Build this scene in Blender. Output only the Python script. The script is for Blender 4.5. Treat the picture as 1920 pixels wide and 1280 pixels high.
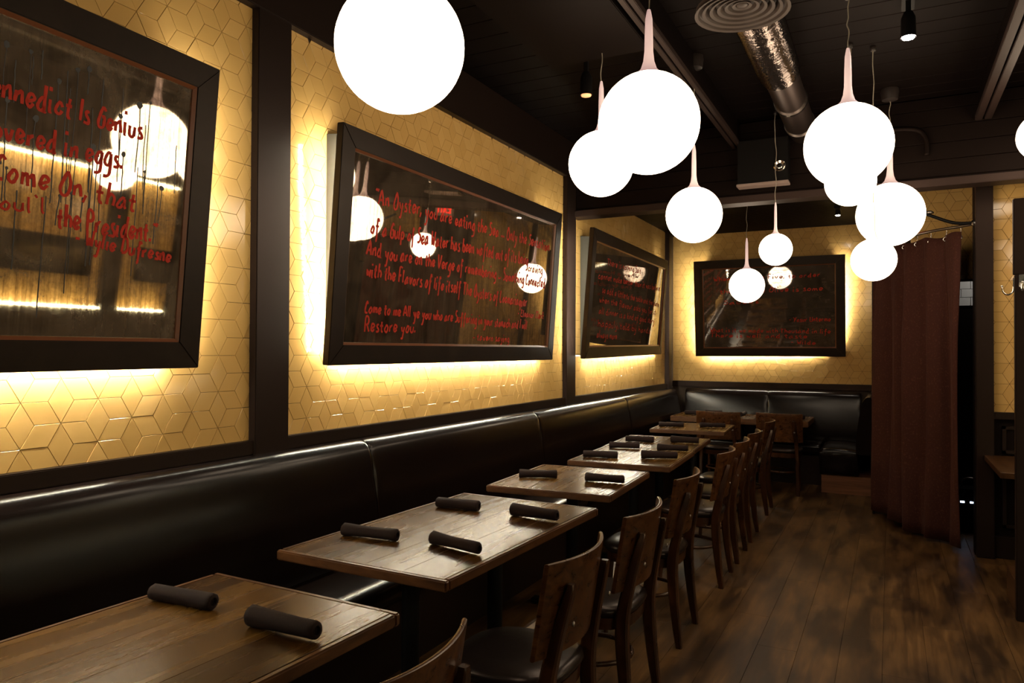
import bpy, bmesh, math, random
from mathutils import Vector, Matrix, noise

random.seed(7)
for o in list(bpy.data.objects):
    bpy.data.objects.remove(o)
S = bpy.context.scene
C = S.collection
PI = math.pi
V = Vector

# ------------------------------------------------------------ camera, world, lights, exposure
EYE = V((2.4973, 0.0, 1.49))
CR = V((0.88895119, 0.45798003, 0.00447974))
CU = V((0.00199062, -0.01364444, 0.99990493))
CF = V((-0.45799762, 0.88885776, 0.0130409))
FPX = 1377.18
cam = bpy.data.cameras.new('camera')
cam.sensor_width = 36
cam.lens = 25.822
cam.clip_start = 0.05
co = bpy.data.objects.new('camera', cam)
C.objects.link(co)
co.matrix_world = Matrix(((CR.x, CU.x, -CF.x, EYE.x), (CR.y, CU.y, -CF.y, EYE.y), (CR.z, CU.z, -CF.z, EYE.z), (0, 0, 0, 1)))
S.camera = co

w = bpy.data.worlds.new('world')
S.world = w
w.use_nodes = True
w.node_tree.nodes['Background'].inputs[0].default_value = (0.9, 0.75, 0.6, 1)
w.node_tree.nodes['Background'].inputs[1].default_value = 0.0
vs = S.view_settings
vs.view_transform = 'Standard'
vs.look = 'None'
vs.gamma = 1
vs.use_curve_mapping = False
vs.exposure = 0.0
S.cycles.use_denoising = True
S.cycles.max_bounces = 8
S.cycles.sample_clamp_indirect = 6.0

GLOBE = 8.5       # radiance of the lit glass globes
LED = 460.0        # radiance of the led tape
def spot(name, loc, target, watts, size=1.2, color=(1, .85, .68)):
    l = bpy.data.lights.new(name, 'SPOT')
    l.energy = watts
    l.color = color
    l.spot_size = size
    l.spot_blend = .6
    l.shadow_soft_size = .03
    o = bpy.data.objects.new(name, l)
    C.objects.link(o)
    o.location = loc
    o.rotation_euler = (V(target) - V(loc)).to_track_quat('-Z', 'Y').to_euler()
spot('track_spotlight_beam', (2.58, 4.2, 2.98), (2.1, 4.3, 0), 45, 1.3)
spot('alcove_spotlight_beam', (2.02, 8.2, 2.86), (2.1, 8.3, 0), 14, 1.3)
nl = bpy.data.lights.new('back_room_lamp', 'POINT')
nl.energy = 10
nl.color = (1, .93, .85)
nl.shadow_soft_size = .08
no = bpy.data.objects.new('back_room_lamp', nl)
C.objects.link(no)
no.location = (3.6, 7.75, 2.45)

# ------------------------------------------------------------ mesh helpers
class MB:
    def __init__(s):
        s.v = []; s.f = []
    def add(s, vs, fs):
        n = len(s.v)
        s.v += [tuple(p) for p in vs]
        s.f += [tuple(i + n for i in f) for f in fs]
        return s
    def hexa(s, p):      # 0-3 bottom ring ccw, 4-7 top ring
        return s.add(p, [(3, 2, 1, 0), (4, 5, 6, 7), (0, 1, 5, 4), (1, 2, 6, 5), (2, 3, 7, 6), (3, 0, 4, 7)])
    def box(s, a, b):
        x0, y0, z0 = a; x1, y1, z1 = b
        return s.hexa([(x0, y0, z0), (x1, y0, z0), (x1, y1, z0), (x0, y1, z0), (x0, y0, z1), (x1, y0, z1), (x1, y1, z1), (x0, y1, z1)])
    def tube(s, path, rad, seg=8, cap=True):
        path = [V(p) for p in path]
        n = len(path)
        rs = rad if isinstance(rad, (list, tuple)) else [rad] * n
        vs = []; fs = []
        up = None
        for i in range(n):
            t = (path[min(i + 1, n - 1)] - path[max(i - 1, 0)]).normalized()
            if up is None:
                up = t.orthogonal().normalized()
            up = (up - t * up.dot(t)).normalized()
            b = t.cross(up)
            for k in range(seg):
                a = 2 * PI * k / seg
                vs.append(path[i] + (up * math.cos(a) + b * math.sin(a)) * rs[i])
        for i in range(n - 1):
            for k in range(seg):
                k2 = (k + 1) % seg
                fs.append((i * seg + k, i * seg + k2, (i + 1) * seg + k2, (i + 1) * seg + k))
        if cap:
            fs.append(tuple(reversed(range(seg))))
            fs.append(tuple((n - 1) * seg + k for k in range(seg)))
        return s.add(vs, fs)
    def lathe(s, prof, seg=24, c=(0, 0, 0), M=None):
        vs = []; fs = []
        rings = []
        for (r, z) in prof:
            if r < 1e-6:
                rings.append([len(vs)]); vs.append(V((0, 0, z)))
            else:
                rings.append(list(range(len(vs), len(vs) + seg)))
                vs += [V((r * math.cos(2 * PI * k / seg), r * math.sin(2 * PI * k / seg), z)) for k in range(seg)]
        for a, b in zip(rings, rings[1:]):
            for k in range(seg):
                k2 = (k + 1) % seg
                if len(a) == 1 and len(b) == 1: continue
                if len(a) == 1: fs.append((a[0], b[k2], b[k]))
                elif len(b) == 1: fs.append((a[k], a[k2], b[0]))
                else: fs.append((a[k], a[k2], b[k2], b[k]))
        if M is not None: vs = [M @ p for p in vs]
        return s.add([p + V(c) for p in vs], fs)
    def rings(s, rs, closed=True, cap=True):    # list of equal-length rings of points
        n = len(rs[0]); vs = [p for r in rs for p in r]; fs = []
        for i in range(len(rs) - 1):
            for k in range(n if closed else n - 1):
                k2 = (k + 1) % n
                fs.append((i * n + k, i * n + k2, (i + 1) * n + k2, (i + 1) * n + k))
        if cap and closed:
            fs.append(tuple(reversed(range(n))))
            fs.append(tuple((len(rs) - 1) * n + k for k in range(n)))
        return s.add(vs, fs)
    def mesh(s, name, mat, smooth=False, bevel=0, segs=2):
        me = bpy.data.meshes.new(name)
        me.from_pydata(s.v, [], s.f)
        bm = bmesh.new(); bm.from_mesh(me)
        bmesh.ops.recalc_face_normals(bm, faces=bm.faces)
        if bevel:
            bmesh.ops.bevel(bm, geom=list(bm.edges), offset=bevel, segments=segs, affect='EDGES', clamp_overlap=True)
        bm.to_mesh(me); bm.free()
        me.materials.append(mat)
        if smooth:
            me.shade_smooth()
            if smooth is not True:
                me.set_sharp_from_angle(angle=math.radians(smooth))
        return me
    def obj(s, name, mat, parent=None, smooth=False, bevel=0, segs=2, **kw):
        return link(name, s.mesh(name, mat, smooth, bevel, segs), parent, **kw)

def link(name, me, parent=None, loc=None, rot=None, **props):
    o = bpy.data.objects.new(name, me)
    C.objects.link(o)
    if parent: o.parent = parent
    if loc is not None: o.location = loc
    if rot is not None: o.rotation_euler = rot
    for k, v in props.items(): o[k] = v
    return o
def tag(o, label, cat, group=None):
    o['label'] = label; o['category'] = cat
    if group: o['group'] = group
    return o
def thing(name, label, cat, loc=(0, 0, 0), rz=0, group=None):
    return tag(link(name, None, None, loc, (0, 0, rz)), label, cat, group)
def copy_tree(o, parent=None):
    c = o.copy(); C.objects.link(c)
    if parent: c.parent = parent
    for ch in list(o.children): copy_tree(ch, c)
    return c
def bez(pts, n=8):         # catmull-rom through points
    pts = [V(p) for p in pts]; out = []
    for i in range(len(pts) - 1):
        p0 = pts[max(i - 1, 0)]; p1 = pts[i]; p2 = pts[i + 1]; p3 = pts[min(i + 2, len(pts) - 1)]
        for k in range(n):
            t = k / n
            out.append(.5 * ((2 * p1) + (p2 - p0) * t + (2 * p0 - 5 * p1 + 4 * p2 - p3) * t * t + (3 * p1 - p0 - 3 * p2 + p3) * t ** 3))
    out.append(pts[-1])
    return out

# ------------------------------------------------------------ materials
def newmat(name):
    m = bpy.data.materials.new(name); m.use_nodes = True
    nt = m.node_tree
    return m, nt, nt.nodes['Principled BSDF']
def N(nt, t, **kw):
    n = nt.nodes.new(t)
    for k, v in kw.items():
        if k in n.inputs.keys(): n.inputs[k].default_value = v
        else: setattr(n, k, v)
    return n
def plain(name, col, rough=.5, metal=0, spec=.5, coat=0, bump=0, bscale=60, tint=None):
    m, nt, b = newmat(name)
    if tint: b.inputs['Specular Tint'].default_value = (*tint, 1)
    b.inputs['Base Color'].default_value = (*col, 1)
    b.inputs['Roughness'].default_value = rough
    b.inputs['Metallic'].default_value = metal
    b.inputs['Specular IOR Level'].default_value = spec
    b.inputs['Coat Weight'].default_value = coat
    if bump:
        tc = N(nt, 'ShaderNodeTexCoord')
        nz = N(nt, 'ShaderNodeTexNoise', Scale=bscale, Detail=3)
        bp = N(nt, 'ShaderNodeBump', Strength=bump, Distance=.01)
        nt.links.new(tc.outputs['Object'], nz.inputs['Vector'])
        nt.links.new(nz.outputs[0], bp.inputs['Height'])
        nt.links.new(bp.outputs[0], b.inputs['Normal'])
    return m
def emit(name, col, st):
    m, nt, b = newmat(name)
    b.inputs['Base Color'].default_value = (*col, 1)
    b.inputs['Emission Color'].default_value = (*col, 1)
    b.inputs['Emission Strength'].default_value = st
    return m
def ramp(nt, stops):
    r = N(nt, 'ShaderNodeValToRGB')
    e = r.color_ramp.elements
    while len(e) < len(stops): e.new(.5)
    for i, (p, c) in enumerate(stops):
        e[i].position = p; e[i].color = (*c, 1)
    return r
def coords(nt, scale, rnd=True):
    tc = N(nt, 'ShaderNodeTexCoord')
    mp = N(nt, 'ShaderNodeMapping')
    mp.inputs['Scale'].default_value = scale
    nt.links.new(tc.outputs['Object'], mp.inputs['Vector'])
    if rnd:
        oi = N(nt, 'ShaderNodeObjectInfo')
        mu = N(nt, 'ShaderNodeMath', operation='MULTIPLY'); mu.inputs[1].default_value = 37.0
        ad = N(nt, 'ShaderNodeVectorMath', operation='ADD')
        nt.links.new(oi.outputs['Random'], mu.inputs[0])
        nt.links.new(mp.outputs[0], ad.inputs[0]); nt.links.new(mu.outputs[0], ad.inputs[1])
        return ad.outputs[0]
    return mp.outputs[0]
def wood(name, dark, mid, light, scale, rough=(.25, .4), bump=.08, coat=0, blotch=None, coat_rough=.1, spec=.5):
    m, nt, b = newmat(name)
    b.inputs['Specular Tint'].default_value = (1, .82, .68, 1)
    L = nt.links.new
    co = coords(nt, scale)
    n1 = N(nt, 'ShaderNodeTexNoise', Scale=1.0, Detail=6, Roughness=.62, Distortion=.6)
    L(co, n1.inputs['Vector'])
    r = ramp(nt, [(.28, dark), (.5, mid), (.72, light)])
    L(n1.outputs[0], r.inputs[0])
    out = r.outputs[0]
    if blotch:
        if len(blotch) > 2:
            gp = N(nt, 'ShaderNodeNewGeometry'); mp2 = N(nt, 'ShaderNodeMapping'); mp2.inputs['Scale'].default_value = blotch[0]
            L(gp.outputs['Position'], mp2.inputs['Vector']); c2 = mp2.outputs[0]
        else: c2 = coords(nt, blotch[0])
        n2 = N(nt, 'ShaderNodeTexNoise', Scale=1.0, Detail=3, Roughness=.55)
        L(c2, n2.inputs['Vector'])
        r2 = ramp(nt, [(.38, blotch[1]), (.62, (1, 1, 1))])
        L(n2.outputs[0], r2.inputs[0])
        mx = N(nt, 'ShaderNodeMix', data_type='RGBA', blend_type='MULTIPLY')
        mx.inputs[0].default_value = 1
        L(out, mx.inputs[6]); L(r2.outputs[0], mx.inputs[7]); out = mx.outputs[2]
    L(out, b.inputs['Base Color'])
    rr = N(nt, 'ShaderNodeMapRange'); rr.inputs[3].default_value = rough[0]; rr.inputs[4].default_value = rough[1]
    L(n1.outputs[0], rr.inputs[0]); L(rr.outputs[0], b.inputs['Roughness'])
    b.inputs['Specular IOR Level'].default_value = spec
    b.inputs['Coat Weight'].default_value = coat
    b.inputs['Coat Roughness'].default_value = coat_rough
    if bump:
        bp = N(nt, 'ShaderNodeBump', Strength=bump, Distance=.004)
        L(n1.outputs[0], bp.inputs['Height']); L(bp.outputs[0], b.inputs['Normal'])
        L(bp.outputs[0], b.inputs['Coat Normal'])
    return m

def tile_material():
    m, nt, b = newmat('glazed_tan_tile')
    L = nt.links.new
    oi = N(nt, 'ShaderNodeObjectInfo')
    gm = N(nt, 'ShaderNodeNewGeometry')
    tc = N(nt, 'ShaderNodeTexCoord')
    nz = N(nt, 'ShaderNodeTexNoise', Scale=3.0, Detail=3)
    L(tc.outputs['Object'], nz.inputs['Vector'])
    ad = N(nt, 'ShaderNodeMath', operation='ADD')
    L(gm.outputs['Random Per Island'], ad.inputs[0]); L(oi.outputs['Random'], ad.inputs[1])
    fr = N(nt, 'ShaderNodeMath', operation='FRACT'); L(ad.outputs[0], fr.inputs[0])
    mx = N(nt, 'ShaderNodeMath', operation='MULTIPLY_ADD'); mx.inputs[1].default_value = .75
    L(fr.outputs[0], mx.inputs[0])
    m2 = N(nt, 'ShaderNodeMath', operation='MULTIPLY'); m2.inputs[1].default_value = .3
    L(nz.outputs[0], m2.inputs[0]); L(m2.outputs[0], mx.inputs[2])
    r = ramp(nt, [(0, (.52, .315, .10)), (1, (.60, .375, .13))])
    L(mx.outputs[0], r.inputs[0]); L(r.outputs[0], b.inputs['Base Color'])
    b.inputs['Roughness'].default_value = .12
    b.inputs['Specular IOR Level'].default_value = .5
    return m

def mirror_material(name, seed, stain, tint, rough, drip, du):
    m, nt, b = newmat(name)
    L = nt.links.new
    tc = N(nt, 'ShaderNodeTexCoord')
    def nz(scale, det=5, dist=0., rg=.6):
        mp = N(nt, 'ShaderNodeMapping'); mp.inputs['Scale'].default_value = scale; mp.inputs['Location'].default_value = (seed, seed * .7, seed * .3)
        L(tc.outputs['Object'], mp.inputs['Vector'])
        n = N(nt, 'ShaderNodeTexNoise', Scale=1.0, Detail=det, Roughness=rg, Distortion=dist)
        L(mp.outputs[0], n.inputs['Vector'])
        return n.outputs[0]
    big = nz((3.0, 3.4, 1), 6, .8)
    streak = nz(drip, 4, .2, .65)
    fine = nz((120, 60, 1), 3)
    r1 = ramp(nt, [(stain - .12, (.05, .045, .04)), (stain + .12, (1, 1, 1))])
    r2 = ramp(nt, [(.33, (.45, .42, .38)), (.6, (1, 1, 1))])
    r3 = ramp(nt, [(.3, (.72, .7, .68)), (.6, (1, 1, 1))])
    L(big, r1.inputs[0]); L(streak, r2.inputs[0]); L(fine, r3.inputs[0])
    m1 = N(nt, 'ShaderNodeMix', data_type='RGBA', blend_type='MULTIPLY'); m1.inputs[0].default_value = 1
    m2 = N(nt, 'ShaderNodeMix', data_type='RGBA', blend_type='MULTIPLY'); m2.inputs[0].default_value = 1
    m3 = N(nt, 'ShaderNodeMix', data_type='RGBA', blend_type='MULTIPLY'); m3.inputs[0].default_value = 1
    L(r1.outputs[0], m1.inputs[6]); L(r2.outputs[0], m1.inputs[7])
    L(m1.outputs[2], m2.inputs[6]); L(r3.outputs[0], m2.inputs[7])
    L(m2.outputs[2], m3.inputs[6]); m3.inputs[7].default_value = (*tint, 1)
    L(m3.outputs[2], b.inputs['Base Color'])
    b.inputs['Metallic'].default_value = 1
    rr = N(nt, 'ShaderNodeMapRange'); rr.inputs[3].default_value = rough * .3; rr.inputs[4].default_value = rough * .3 + .03
    L(streak, rr.inputs[0]); L(rr.outputs[0], b.inputs['Roughness'])
    dust = N(nt, 'ShaderNodeBsdfDiffuse'); dust.inputs['Color'].default_value = (du, du * .74, du * .5, 1)
    r4 = ramp(nt, [(.35, (.12, .12, .12)), (.7, (.55, .55, .55))])
    L(nz((5.5, 4.5, 1), 7, 1.2, .7), r4.inputs[0])
    mxs = N(nt, 'ShaderNodeMixShader'); L(r4.outputs[0], mxs.inputs[0]); L(b.outputs[0], mxs.inputs[1]); L(dust.outputs[0], mxs.inputs[2])
    L(mxs.outputs[0], nt.nodes['Material Output'].inputs['Surface'])
    bp = N(nt, 'ShaderNodeBump', Strength=.004, Distance=.001); L(streak, bp.inputs['Height']); L(bp.outputs[0], b.inputs['Normal'])
    return m

def cloth(name, c0, c1, scale, sheen=.3):
    m, nt, b = newmat(name)
    L = nt.links.new
    co = coords(nt, (scale, scale, scale * .8), False)
    n = N(nt, 'ShaderNodeTexNoise', Scale=1.0, Detail=2)
    L(co, n.inputs['Vector'])
    r = ramp(nt, [(.55, c0), (.72, c1)])
    L(n.outputs[0], r.inputs[0]); L(r.outputs[0], b.inputs['Base Color'])
    b.inputs['Roughness'].default_value = .85
    b.inputs['Specular IOR Level'].default_value = .2
    b.inputs['Sheen Weight'].default_value = sheen
    b.inputs['Sheen Tint'].default_value = (c1[0] * 3, c1[1] * 3, c1[2] * 3, 1)
    return m

M_TILE = tile_material()
M_GROUT = plain('grout', (.035, .02, .01), .8)
M_TRIM = plain('dark_stained_trim', (.011, .0065, .005), .42, spec=.22, tint=(1, .74, .66))
M_WALLDARK = plain('dark_painted_wall', (.0045, .0027, .0022), .55, spec=.10, tint=(1, .74, .66))
M_CEIL = plain('dark_brown_ceiling', (.0035, .0021, .0018), .6, spec=.07, tint=(1, .74, .66))
M_BEAM = plain('beam_paint', (.020, .012, .010), .5, spec=.3, tint=(1, .74, .66))
M_FRAME = wood('dark_frame_wood', (.006, .004, .003), (.010, .006, .0045), (.014, .009, .006), (8, 8, 8), (.4, .55), .03, spec=.18)
M_LIP = plain('copper_brown_lip', (.16, .055, .022), .3)
M_BOXBACK = plain('grey_backing_box', (.05, .048, .04), .6, bump=.1, bscale=30)
M_LED = emit('led_tape', (1, .93, .72), LED)
M_GLOBE = emit('lit_opal_glass', (1, .80, .58), GLOBE)
M_STEM = emit('dim_opal_glass', (1, .60, .57), .45)
M_STEM.node_tree.nodes['Principled BSDF'].inputs['Base Color'].default_value = (.75, .7, .68, 1)
M_CORD = plain('clear_cord', (.30, .26, .20), .4)
M_CANOPY = plain('dark_canopy', (.02, .014, .012), .4)
M_VINYL = plain('black_vinyl', (.006, .0034, .0028), .21, spec=.19, bump=.03, bscale=9)
M_SEATV = plain('chair_vinyl', (.010, .0065, .0055), .30, spec=.3, tint=(1, .8, .72), bump=.06, bscale=25)
M_KICK = wood('bench_base_wood', (.07, .024, .010), (.14, .052, .022), (.2, .08, .036), (2, 25, 25), (.4, .6), .05)
M_TABLE = wood('varnished_table_wood', (.046, .019, .004), (.088, .040, .0075), (.135, .066, .0135), (16, 1.0, 16), (.22, .32), .025, .0, ((3, 1.2, 3), (.35, .30, .26)), .18, .25)
M_EDGE = wood('table_edge_wood', (.03, .011, .004), (.07, .027, .009), (.11, .045, .015), (8, 8, 30), (.3, .45), .05)
M_IRON = plain('black_iron', (.006, .005, .0045), .55, spec=.15)
M_CHAIR = wood('worn_chair_wood', (.009, .0025, .001), (.026, .0078, .0025), (.06, .02, .0065), (14, 14, 4), (.22, .36), .05, 0, spec=.5)
M_PLY = wood('chair_ply_panel', (.014, .0042, .0012), (.045, .015, .0042), (.095, .037, .011), (5, 30, 40), (.22, .36), .06, 0, spec=.45)
M_CHROME = plain('bright_metal', (.75, .72, .68), .18, 1)
M_DULL = plain('dull_metal', (.35, .3, .26), .35, 1)
M_SPIRAL = plain('duct_spiral', (.12, .09, .08), .42, 1)
M_DUCT = plain('duct_foil', (.20, .165, .15), .22, 1, bump=.8, bscale=26)
M_DIFF = plain('diffuser_paint', (.06, .042, .034), .5, spec=.3)
M_FLOOR = wood('oak_floor', (.045, .0205, .006), (.090, .043, .013), (.140, .070, .023), (34, 2.2, 34), (.38, .52), .06, 0, ((6.5, 1.5, 5), (.20, .17, .145), 1), spec=.4)
M_NAPKIN = cloth('dark_brown_napkin', (.012, .0052, .0042), (.018, .0085, .007), 220, .01)
M_CURTAIN = cloth('burgundy_brown_velvet', (.044, .013, .0085), (.075, .026, .016), 90, .15)
M_RED = plain('red_paint_marker', (.46, .034, .018), .6, spec=.1)
M_DRIP = plain('black_drips', (.006, .005, .004), .5)
M_WHITEBRICK = plain('white_wall_tile', (.75, .75, .72), .3)
M_EXITRED = emit('exit_letters', (1, .03, .02), 3.0)
M_EXITBODY = plain('exit_body', (.6, .5, .45), .5)
M_BULB = emit('spot_bulb', (1, .93, .82), 120)
M_BULBDIM = emit('dim_bulb', (1, .45, .2), 1.0)
M_BLUE = emit('status_light', (.55, .7, 1), 12)
M_BLACK = plain('black_plastic', (.004, .0032, .003), .5, spec=.12)
M_SHELFWOOD = wood('honey_table_wood', (.03, .012, .004), (.065, .027, .01), (.09, .042, .016), (20, 3, 20), (.3, .4), .05, .2)

# ------------------------------------------------------------ screen helpers (which pieces show largest)
def scr(p):
    d = V(p) - EYE; z = d.dot(CF)
    if z < .05: return None
    return (960 + FPX * d.dot(CR) / z, 640 - FPX * d.dot(CU) / z)
def inpoly(p, q):
    ins = False
    for i in range(len(q)):
        (x1, y1), (x2, y2) = q[i], q[i - 1]
        if (y1 > p[1]) != (y2 > p[1]) and p[0] < (x2 - x1) * (p[1] - y1) / (y2 - y1) + x1: ins = not ins
    return ins
MIRRORQ = [[(-2336, -1098), (414, 131), (372, 690), (-2376, 760)], [(613, 240), (644, 228), (1055, 401), (1036, 674), (612, 688)],
           [(1090, 430), (1254, 487), (1240, 667), (1093, 670)], [(1300, 490), (1585, 476), (1586, 668), (1304, 668)]]
def screen_area(pts):
    q = [scr(p) for p in pts]
    if any(a is None for a in q): return 0
    cx = sum(a[0] for a in q) / len(q); cy = sum(a[1] for a in q) / len(q)
    if not (-20 < cx < 1940 and -20 < cy < 1300): return 0
    if any(inpoly((cx, cy), m) for m in MIRRORQ): return 0
    return abs(sum(q[i][0] * q[i - 1][1] - q[i - 1][0] * q[i][1] for i in range(len(q)))) / 2

# ------------------------------------------------------------ structure
def struct(name, mb, mat, parent=None, **kw):
    return mb.obj(name, mat, parent, kind='structure', **kw)
ZT, ZB, ZC, ZA = 2.99, 1.095, 3.30, 2.98
YE0, YE1, YB, YR = 5.98, 6.12, 9.394, 6.40
wall_left = struct('wall_left', MB().box((-.15, -2.5, 0), (0, YB + .15, ZC + .1)), M_GROUT)
wall_back = struct('wall_back', MB().box((0, YB, 0), (2.55, YB + .15, ZC + .1)), M_GROUT)
floor = struct('floor', MB().box((-.1, -2.5, -.12), (5.2, 9.5, -.006)), plain('floor_joint', (.008, .005, .003), .8))
ceiling = struct('ceiling', MB().box((-.1, -2.5, ZC + .012), (5.2, YE0, ZC + .1)), M_CEIL)
ceiling_alcove = struct('ceiling_alcove', MB().box((-.1, YE1, ZA + .008), (5.2, 9.5, ZA + .1)), M_CEIL)
wall_right = struct('wall_right', MB().box((4.6, -2.5, 0), (4.75, YE1, ZC + .1)), M_WALLDARK)
wall_front = struct('wall_front', MB().box((-.1, -2.6, 0), (5.2, -2.5, ZC + .1)), M_WALLDARK)
# the wall that closes the high room: header over the openings and the solid bay at right
wall_end = struct('wall_end', MB().box((0, YE0 + .02, 2.72), (5.0, YE1, ZC)).box((3.05, YR + .02, 0), (4.6, YR + .12, ZA)), M_WALLDARK)
def boards_on_header():
    z = 2.74
    while z < ZC:
        MB().box((0, YE0 + .008, z), (5.0, YE0 + .02, min(z + .117, ZC))).obj('plank', M_WALLDARK, wall_end, bevel=.002, segs=1)
        z += .12
boards_on_header()
wall_nook = struct('wall_nook', MB().box((2.36, 7.62, 0), (2.50, YB, ZA)).box((2.72, 7.0, 2.08), (3.75, 7.1, ZA)).box((2.68, 7.0, 0), (2.78, 7.72, ZA)).box((2.50, 7.62, 0), (2.70, 7.72, ZA)).box((3.5, 7.0, 0), (3.75, 7.1, 2.08)), M_GROUT)
struct('wall_nook_side', MB().box((3.75, YE1, 0), (3.9, 8.7, ZA)), M_WALLDARK)
wall_back_room = struct('wall_back_room', MB().box((2.5, 8.0, 0), (3.9, 8.1, ZA)), M_WALLDARK)

# ---- tiles
LT = .087
def clip(poly, r):
    for ax, lim, sg in ((0, r[0], 1), (0, r[1], -1), (1, r[2], 1), (1, r[3], -1)):
        out = []
        for i in range(len(poly)):
            a, b = poly[i - 1], poly[i]
            da, db = (a[ax] - lim) * sg, (b[ax] - lim) * sg
            if (da >= 0) != (db >= 0):
                t = da / (da - db); out.append((a[0] + (b[0] - a[0]) * t, a[1] + (b[1] - a[1]) * t))
            if db >= 0: out.append(b)
        poly = out
        if len(poly) < 3: return []
    return poly
def area2(p): return abs(sum(p[i - 1][0] * p[i][1] - p[i][0] * p[i - 1][1] for i in range(len(p)))) / 2
def tile_geo(poly, thick=.0055, gap=.0008, cham=.0006):
    cx = sum(p[0] for p in poly) / len(poly); cy = sum(p[1] for p in poly) / len(poly)
    per = sum(math.dist(poly[i], poly[i - 1]) for i in range(len(poly)))
    inr = max(2 * area2(poly) / per, 1e-4)
    def ring(g, z):
        k = max(.2, 1 - g / inr)
        return [(cx + (p[0] - cx) * k, cy + (p[1] - cy) * k, z) for p in poly]
    vs = ring(gap, 0) + ring(gap, thick - cham) + ring(gap + cham, thick)
    n = len(poly)
    fs = [(j * n + i, j * n + (i + 1) % n, (j + 1) * n + (i + 1) % n, (j + 1) * n + i) for j in (0, 1) for i in range(n)] + [tuple(2 * n + i for i in range(n))]
    return vs, fs, (cx, cy)
TILE_MESH = {}
def tile_wall(wall, F, anchor, rects, limit=300, cut=None):
    """F: matrix wall plane (u, v, out) -> world; rhombille tiling with a six-way star at anchor."""
    S3 = math.sqrt(3) * LT
    items = []
    e = [V((math.cos(PI / 3 * k), math.sin(PI / 3 * k))) * LT for k in range(6)]
    for r in rects:
        i0 = int((r[0] - anchor[0]) / (1.5 * LT)) - 2; i1 = int((r[1] - anchor[0]) / (1.5 * LT)) + 2
        for i in range(i0, i1 + 1):
            off = .5 * (i % 2)
            j0 = int((r[2] - anchor[1]) / S3) - 2; j1 = int((r[3] - anchor[1]) / S3) + 2
            for j in range(j0, j1 + 1):
                P = V((anchor[0] + 1.5 * LT * i, anchor[1] + S3 * (j - off)))
                for k in (0, 1, 2):
                    a, b = e[k], e[k + 1]
                    poly = [tuple(P), tuple(P + a), tuple(P + a + b), tuple(P + b)]
                    c = clip(poly, r)
                    if not c or area2(c) < 2.5e-4: continue
                    whole = len(c) == 4 and abs(area2(c) - area2(poly)) < 1e-7
                    sa = screen_area([F @ V((p[0], p[1], 0)) for p in c])
                    items.append((sa, k, poly if whole else c, whole))
    items.sort(key=lambda t: -t[0])
    rest = MB()
    rot = F.to_3x3().to_4x4()
    for n, (sa, k, poly, whole) in enumerate(items):
        tx, ty = random.gauss(0, .006), random.gauss(0, .006)
        lift = random.uniform(0, .0012)
        vs, fs, (cx, cy) = tile_geo(poly)
        if n < limit and sa > 0:
            vl = [(p[0] - cx, p[1] - cy, p[2]) for p in vs]
            if whole and k in TILE_MESH: me = TILE_MESH[k]
            else:
                mb = MB().add(vl, fs)
                me = mb.mesh('tile', M_TILE)
                if whole: TILE_MESH[k] = me
            o = link('tile', me, wall)
            o.matrix_world = F @ Matrix.Translation((cx, cy, lift)) @ Matrix.Rotation(tx, 4, 'X') @ Matrix.Rotation(ty, 4, 'Y')
        else:
            rest.add([F @ V((p[0], p[1], p[2] + lift + (p[0] - cx) * ty + (p[1] - cy) * tx)) for p in vs], fs)
    if rest.v: rest.obj('tile_field', M_TILE, wall, kind='stuff')
F_LEFT = Matrix(((0, 0, 1, 0), (1, 0, 0, 0), (0, 1, 0, 0), (0, 0, 0, 1)))          # u=+y v=+z out=+x
F_BACK = Matrix(((1, 0, 0, 0), (0, 0, -1, YB), (0, 1, 0, 0), (0, 0, 0, 1)))        # u=+x v=+z out=-y
F_END = Matrix(((1, 0, 0, 0), (0, 0, -1, YR + .02), (0, 1, 0, 0), (0, 0, 0, 1)))
F_NOOK = Matrix(((1, 0, 0, 0), (0, 0, -1, 7.0), (0, 1, 0, 0), (0, 0, 0, 1)))
F_NSIDE = Matrix(((0, 0, -1, 2.36), (-1, 0, 0, 9.394), (0, 1, 0, 0), (0, 0, 0, 1)))  # u=-y out=-x
F_RIGHT = Matrix(((0, 0, -1, 4.6), (-1, 0, 0, 0), (0, 1, 0, 0), (0, 0, 0, 1)))
tile_wall(wall_left, F_LEFT, (1.3807, 1.3154), [(-.9, 2.33, ZB, ZT), (2.53, 5.78, ZB, ZT), (5.98, 8.98, ZB, ZA)])
tile_wall(wall_back, F_BACK, (.1185, 1.2714), [(.0, 2.315, 1.12, ZA)])
tile_wall(wall_end, F_END, (3.268, 2.6225), [(3.165, 4.5, 1.06, ZA)])
tile_wall(wall_nook, F_NOOK, (2.80, 2.28), [(2.65, 3.75, 2.09, ZA)], 100)
tile_wall(wall_nook, F_NSIDE, (.1, 1.27), [(.1, 1.70, 1.12, ZA)], 0)
tile_wall(wall_right, F_RIGHT, (0, 1.3), [(-5.98, 1.0, 1.1, 2.45)], 0)
# white tiles of the room behind the door
for k in range(5):
    for i in range(9):
        x = 2.55 + i * .152 - (.076 if k % 2 else 0); z = 1.93 + k * .078
        MB().box((max(2.52, x), 7.985, z), (x + .148, 8.0, z + .074)).obj('tile', M_WHITEBRICK, wall_back_room, bevel=.002, segs=1)

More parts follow.
